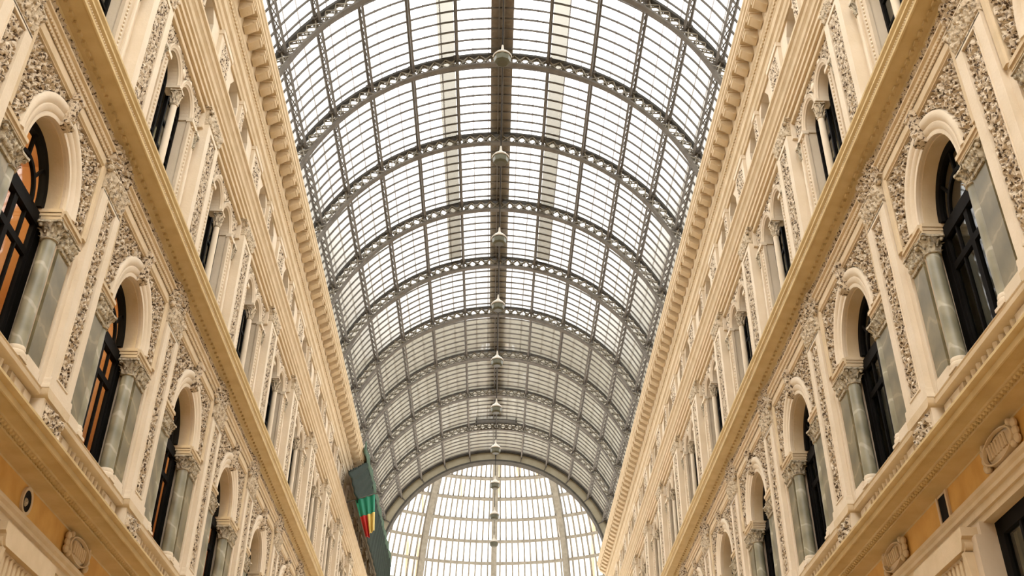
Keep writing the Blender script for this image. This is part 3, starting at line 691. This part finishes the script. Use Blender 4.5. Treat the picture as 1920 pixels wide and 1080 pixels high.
# warm lamps inside the rooms behind the left windows
for k in range(0, 5):
    D = D0+PB*k
    lp = Proto('ceiling_globe_lamp', (9.0, 0, 12.5), [('globe', MB().sphere((8.9, 0, 11.75), .13, 12, 8), 'bulb'), ('stem', MB().tube((8.9, 0, 11.85), (8.9, 0, 12.5), .02), 'dark')]) if k == 0 else lp
    lp.place(-1, D, f'lit globe lamp hanging inside the room behind the {ORD[k]} tall left window', 'lamp', 'globe lamps in the left rooms')
    ld = bpy.data.lights.new('room_light', 'POINT'); ld.energy = 100; ld.color = (1, .78, .5); ld.shadow_soft_size = .25
    lo = bpy.data.objects.new('room_light', ld); COL.objects.link(lo); lo.location = (-8.9, D, 11.45)

# ------------------------------------------------------------------ the glass vault
R, CZ = 8.3635, 30-8.3635
NG = 12.857*PI/180
def rib():
    A = 86*PI/180
    tc = MB().vault([(-.11, R-.04), (.11, R-.04), (.11, R+.06), (-.11, R+.06)], CZ, -A, A, 84)
    bc = MB().vault([(-.12, R-.52), (.12, R-.52), (.12, R-.44), (-.12, R-.44)], CZ, -A, A, 84)
    la = MB(); n = 54
    def P(r, a, y): return (r*math.sin(a), y, CZ+r*math.cos(a))
    for i in range(-n//2, n//2):
        a0 = i*NG/4; a1 = (i+1)*NG/4
        for y in (-.06, .06):
            la.bar(P(R-.46, a0, y), P(R-.03, a1, y), .038, .038, (0, 1, 0)); la.bar(P(R-.46, a1, y), P(R-.03, a0, y), .038, .038, (0, 1, 0))
        am = (a0+a1)/2; q = [P(R-.245+.10*math.cos(t), am+.10*math.sin(t)/R, 0) for t in (0, PI/2, PI, 3*PI/2)]
        for j in range(4): la.bar(q[j], q[(j+1) % 4], .05, .03, (0, 1, 0))
    nds = []
    for i in range(-6, 7):
        a = i*NG; nd = MB(); nds.append(('node_plate', nd, 'iron'))
        for r0, r1, hw, hy in ((R-.50, R+.02, .035, .10), (R-.10, R+.08, .12, .13)):
            c = [(r, a+s/R) for r, s in ((r0, -hw), (r0, hw), (r1, hw), (r1, -hw))]
            vs = [P(r, t, y) for y in (-hy, hy) for r, t in c]
            nd.add(vs, [(0, 1, 2, 3), (7, 6, 5, 4), (0, 4, 5, 1), (1, 5, 6, 2), (2, 6, 7, 3), (3, 7, 4, 0)])
    return Proto('roof_arch', (0, 0, CZ), [('top_chord', tc, 'dark_iron'), ('bottom_chord', bc, 'iron'), ('lattice', la, 'iron_pale'), *nds])
rib_p = rib()
ribs = [D0+PB*(k+.5) for k in range(-1, NB-1)]
for i, D in enumerate(ribs):
    rib_p.place(1, D, f'grey lattice iron arch spanning the glass vault, {ORD[i]} from the viewer', 'roof arch', 'lattice arches of the vault')
def glazing():
    A = 88*PI/180; parts = []
    gl = MB().vault([(-H, R+.16), (H, R+.16), (H, R+.175), (-H, R+.175)], CZ, -A, A, 56)
    parts.append(('glass', gl, 'glass'))
    n = 9
    for i in range(1, n+1):
        y = -H+PB*(i-.5)/n
        parts.append(('glazing_bar', MB().vault([(y-.024, R+.09), (y+.024, R+.09), (y+.024, R+.155), (y-.024, R+.155)], CZ, -A, A, 70), 'iron'))
    sm = MB()
    for i in range(-6, 6):
        for t in (.36, .70):
            a = (i+t)*NG; sm.vault([(-H, R+.18), (H, R+.18), (H, R+.19), (-H, R+.19)], CZ, a-.0032, a+.0032, 1)
    parts.append(('glass_seams', sm, 'seam'))
    return Proto('roof_glazing', (0, 0, CZ), parts)
gz = glazing()
for i in range(NB):
    D = D0+PB*i
    gz.place(1, D, f'curved glass roof bay with thin iron bars, {ORD[i]} from the viewer', 'glass roof', 'glazed bays of the vault')
# lengthwise purlins
ya, yb = ribs[0], D0+PB*(NB-.5)
for i in range(-6, 7):
    a = i*NG
    def Q(r, y, da=0): return (r*math.sin(a+da), y, CZ+r*math.cos(a+da))
    up_ = MB(); lo_ = MB(); la = MB(); ur = Vector((math.sin(a), 0, math.cos(a)))
    up_.bar(Q(R+.04, ya), Q(R+.04, yb), .09, .06, ur); lo_.bar(Q(R-.24, ya), Q(R-.24, yb), .085, .05, ur)
    if i == 0: up_.bar(Q(R+.02, ya, -.02), Q(R+.02, yb, -.02), .05, .07, ur)
    nn = int((yb-ya)/PB*9); st = (yb-ya)/nn
    for j in range(nn):
        y0, y1 = ya+st*j, ya+st*(j+1)
        la.bar(Q(R-.22, y0), Q(R+.02, y1), .03, .03, (1, 0, 0) if abs(a) < 1 else (0, 0, 1)); la.bar(Q(R-.22, y1), Q(R+.02, y0), .03, .03, (1, 0, 0) if abs(a) < 1 else (0, 0, 1))
    root = link('roof_purlin', None, (R*math.sin(a), ya, CZ+R*math.cos(a)))
    og = root.location
    for nm, mb in (('upper_chord', up_), ('lower_chord', lo_), ('lattice', la)):
        link(nm, mb.mesh(nm, 'iron', origin=tuple(og)), parent=root)
    side = 'on the crown line' if i == 0 else f'{ORD[abs(i)-1]} {"right" if i > 0 else "left"} of the crown'
    tag(root, f'lengthwise lattice purlin of the glass vault, {side}', 'roof beam', 'lengthwise purlins of the vault')
# boards over the crown and beige sheets beside it
g = MB().vault([(ya, R+.3), (yb-PB*1.1, R+.3), (yb-PB*1.1, R+.36), (ya, R+.36)], CZ, -.056, .047, 3)
tag(link('crown_walkway', g.mesh('crown_walkway', 'walkway')), 'dark brown boarded walkway running above the glass along the crown', 'walkway')
for s_ in (-1, 1):
    a0, a1 = sorted((s_*.228, s_*.305))
    g = MB().vault([(ya, R+.22), (yb-PB*5, R+.22), (yb-PB*5, R+.24), (ya, R+.24)], CZ, a0, a1, 3)
    tag(link('beige_roof_sheet', g.mesh('beige_roof_sheet', 'sheet')), f'long pale beige sheet over the glass just {"right" if s_ > 0 else "left"} of the crown', 'roof sheet')
# dark platform near the last arch
g = MB().vault([(69.6, R-.16), (70.3, R-.16), (70.3, R-.10), (69.6, R-.10)], CZ, -.17, .17, 10)
pr = link('service_platform', g.mesh('service_platform', 'dark_iron')); tag(pr, 'dark service platform under the crown at the far end of the vault', 'platform')
hg = MB()
for x in (-1.3, 1.3):
    for y in (69.7, 70.2): hg.tube((x, y, 29.6), (x, y, 30.0), .03)
link('hanger', hg.mesh('hanger', 'dark_iron'), parent=pr)
# pendant lamps
def lamp():
    z = 22.96
    sh = MB().lathe([(.29, z-.02), (.30, z+.02), (.22, z+.12), (.10, z+.22), (.045, z+.30), (.03, z+.48)], 0, 0, 16)
    dc = MB().lathe([(.17, z-.27), (.25, z-.21), (.275, z-.10), (.27, z-.02)], 0, 0, 8)
    co = MB().tube((0, 0, z+.45), (0, 0, 29.65), .013)
    return Proto('pendant_lamp', (0, 0, z), [('shade', sh, 'lampcone'), ('diffuser', dc, 'lampdisc'), ('cord', co, 'dark')])
lp2 = lamp()
for i in range(10):
    lp2.place(1, 25.87+PB*i, f'round pendant lamp with pale conical top under the vault crown, {ORD[i]} from the viewer', 'lamp', 'pendant lamps along the crown')

# ------------------------------------------------------------------ end arch
YE = 75.75
bd = MB().vault([(YE-.1, R-.56), (YE+.45, R-.56), (YE+.45, R+.1), (YE-.1, R+.1)], CZ, -PI/2, PI/2, 72)
oe = MB().vault([(YE-.22, R-.02), (YE+.1, R-.02), (YE+.1, R+.2), (YE-.22, R+.2)], CZ, -PI/2, PI/2, 72)
ie = MB().vault([(YE-.2, R-.68), (YE+.5, R-.68), (YE+.5, R-.55), (YE-.2, R-.55)], CZ, -PI/2, PI/2, 72)
root = link('end_arch', None, (0, YE, CZ)); tag(root, 'broad beige iron arch closing the vault in front of the dome', 'arch')
og = (0, YE, CZ)
link('face_band', bd.mesh('face_band', 'band', og), parent=root); link('outer_rim', oe.mesh('outer_rim', 'dark_iron', og), parent=root); link('inner_rim', ie.mesh('inner_rim', 'dark_iron', og), parent=root)
sj = MB()
for i in range(-6, 7):
    a = i*NG; P = lambda r, y, t: (r*math.sin(t), y, CZ+r*math.cos(t))
    vs = [P(r, y, a+s/R) for y in (YE-.13, YE) for r, s in ((R-.56, -.04), (R-.56, .04), (R+.1, .04), (R+.1, -.04))]
    sj.add(vs, [(0, 1, 2, 3), (7, 6, 5, 4), (0, 4, 5, 1), (1, 5, 6, 2), (2, 6, 7, 3), (3, 7, 4, 0)])
link('joint_bars', sj.mesh('joint_bars', 'iron', og), parent=root)

# ------------------------------------------------------------------ dome over the crossing
DC, DZ, DR = 93.0, 28.2, 18.98
def S(r, th, ph): return (r*math.cos(ph)*math.sin(th), DC+r*math.cos(ph)*math.cos(th), DZ+r*math.sin(ph))
root = link('glass_dome', None, (0, DC, DZ)); tag(root, 'great glazed dome with radiating ribs seen through the end arch', 'dome')
og = (0, DC, DZ)
def shell(r, t0, t1, p0, p1, nt, npp):
    v = [S(r, t0+(t1-t0)*i/nt, p0+(p1-p0)*j/npp) for i in range(nt+1) for j in range(npp+1)]
    return v, [(i*(npp+1)+j, i*(npp+1)+j+1, (i+1)*(npp+1)+j+1, (i+1)*(npp+1)+j) for i in range(nt) for j in range(npp)]
g = MB(); vv, ff = shell(DR+.12, 0, 2*PI, .02, 1.45, 96, 20); g.add(vv, [q for q in ff if min(vv[t][1] for t in q) > 77 or min(vv[t][2] for t in q) > 33]); link('dome_glass', g.mesh('dome_glass', 'domeglass', og), parent=root)
def sweep(mb, pts, nrm, w_, h_):          # rectangular bar along points with outward normals
    n = len(pts); v = []
    for i in range(n):
        p = Vector(pts[i]); d = (Vector(pts[min(i+1, n-1)])-Vector(pts[max(i-1, 0)])).normalized(); N = Vector(nrm[i]); a = d.cross(N).normalized()
        v += [tuple(p+a*s*w_/2+N*t*h_/2) for s, t in ((-1, -1), (1, -1), (1, 1), (-1, 1))]
    f = [(i*4+j, i*4+(j+1) % 4, (i+1)*4+(j+1) % 4, (i+1)*4+j) for i in range(n-1) for j in range(4)]+[(3, 2, 1, 0), (n*4-4, n*4-3, n*4-2, n*4-1)]
    return mb.add(v, f)
def nrm_of(p): return (Vector(p)-Vector((0, DC, DZ))).normalized()
for k in range(16):
    th = k*PI/8; pts = [p for p in (S(DR-.25, th, -.02+1.5*j/24) for j in range(25)) if p[1] > 77 or p[2] > 33]
    link('dome_rib', sweep(MB(), pts, [nrm_of(p) for p in pts], .56, .55).mesh('dome_rib', 'iron_pale', og), parent=root)
for k in range(13):
    ph = math.radians(14.42-6.08+6.08*k)
    if ph > 1.45: break
    pts = [p for p in (S(DR-.1, -PI+2*PI*j/96, ph) for j in range(97)) if p[1] > 77 or p[2] > 33]
    link('dome_ring', sweep(MB(), pts, [nrm_of(p) for p in pts], .28, .3).mesh('dome_ring', 'iron_pale', og), parent=root)
g = MB()
for k in range(16*12):
    if k % 12 == 0: continue
    th = k*2*PI/192; pts = [p for p in (S(DR+.04, th, 1.2*j/14) for j in range(15)) if p[1] > 77 or p[2] > 33]
    sweep(g, pts, [nrm_of(p) for p in pts], .14, .12)
tag(link('dome_glazing_bars', g.mesh('dome_glazing_bars', 'iron_pale', og), parent=root), kind='stuff')
# drum and crossing walls that carry the dome
g = MB()
for k in range(0, 96):
    t0, t1 = 2*PI*k/96, 2*PI*(k+1)/96; tm = (t0+t1)/2
    z0 = -1.6 if math.cos(tm) > -.86 else 30.2
    if z0 > 0 : continue
    v = [(r*math.sin(t), DC+r*math.cos(t), z) for z in (z0, DZ+.2) for r in (DR-.5, DR+.5) for t in (t0, t1)]
    g.add(v, [(0, 1, 3, 2), (4, 6, 7, 5), (0, 4, 5, 1), (2, 3, 7, 6), (0, 2, 6, 4), (1, 5, 7, 3)])
tag(link('wall_crossing', g.mesh('wall_crossing', 'stone')), 'round cream wall of the crossing carrying the dome', 'wall', kind='structure')

# ------------------------------------------------------------------ green netting and flag on the left cornice
g = MB(); ny, nz = 130, 16; v = []
for i in range(ny+1):
    for j in range(nz+1):
        y = 50.6+(YB-50.6)*i/ny; z = 19.15+(22.25-19.15)*j/nz
        fo = .05*noise.noise(Vector((y*.9, z*.7, 2)))+.025*math.sin(y*5+z)
        y += 7.0*(j/nz)*(1-i/ny)+(.3*(j % 2) if i == 0 else 0)
        v.append((-6.80+fo, y, z))
f = [(i*(nz+1)+j, i*(nz+1)+j+1, (i+1)*(nz+1)+j+1, (i+1)*(nz+1)+j) for i in range(ny) for j in range(nz)]
g.add(v, f); o = link('scaffold_netting', g.mesh('scaffold_netting', 'net', (-6.8, 50.6, 20), 60), (-6.8, 50.6, 20))
md = o.modifiers.new('thick', 'SOLIDIFY'); md.thickness = .03
tag(o, 'dark green protective netting hung over the far left top cornice', 'netting')
g = MB(); v = []
for i in range(81):
    y = 56.0+(YB-56.0)*i/80
    for z in (22.15, 22.5, 22.75): v.append((-6.78+.04*math.sin(y*3+z*4), y, z))
g.add(v, [(i*3+j, i*3+j+1, i*3+j+4, i*3+j+3) for i in range(80) for j in range(2)])
h = link('upper_hem', g.mesh('upper_hem', 'hem', (-6.8, 50.6, 20), 60), parent=o); md = h.modifiers.new('thick', 'SOLIDIFY'); md.thickness = .03

FD = 55.0
def flag_part(s0, s1, t0, t1):            # s across (0..1), t down (0..1)
    v = []; ns, nt = 14, 20
    for i in range(ns+1):
        for j in range(nt+1):
            s = s0+(s1-s0)*i/ns; t = t0+(t1-t0)*j/nt
            x = -6.90+.95*s+(.12+.55*(1-s))*t; z = 19.3+.30*s-1.95*t*(.92+.08*s)-.25*t*t*(.5-abs(s-.5))
            v.append((x, FD+.06*math.sin(s*19)*(.5+t), z))
    return v, [(i*(nt+1)+j, i*(nt+1)+j+1, (i+1)*(nt+1)+j+1, (i+1)*(nt+1)+j) for i in range(ns) for j in range(nt)]
root = link('hanging_flag', None, (-6.9, FD, 19.3)); tag(root, 'green, red and yellow flag hanging from a short pole by the green netting', 'flag')
og = (-6.9, FD, 19.3)
for nm, (s0, s1, t0, t1), mt in (('green_band', (0, 1, 0, .46), 'flag_green'), ('red_field', (0, .52, .46, 1), 'flag_red'), ('yellow_field', (.52, 1, .46, .92), 'flag_yellow')):
    g = MB(); g.add(*flag_part(s0, s1, t0, t1)); q = link(nm, g.mesh(nm, mt, og, 60), parent=root); md = q.modifiers.new('t', 'SOLIDIFY'); md.thickness = .015
link('flag_pole', MB().tube((-7.4, FD, 19.15), (-5.85, FD, 19.64), .03).mesh('flag_pole', 'iron', og), parent=root)
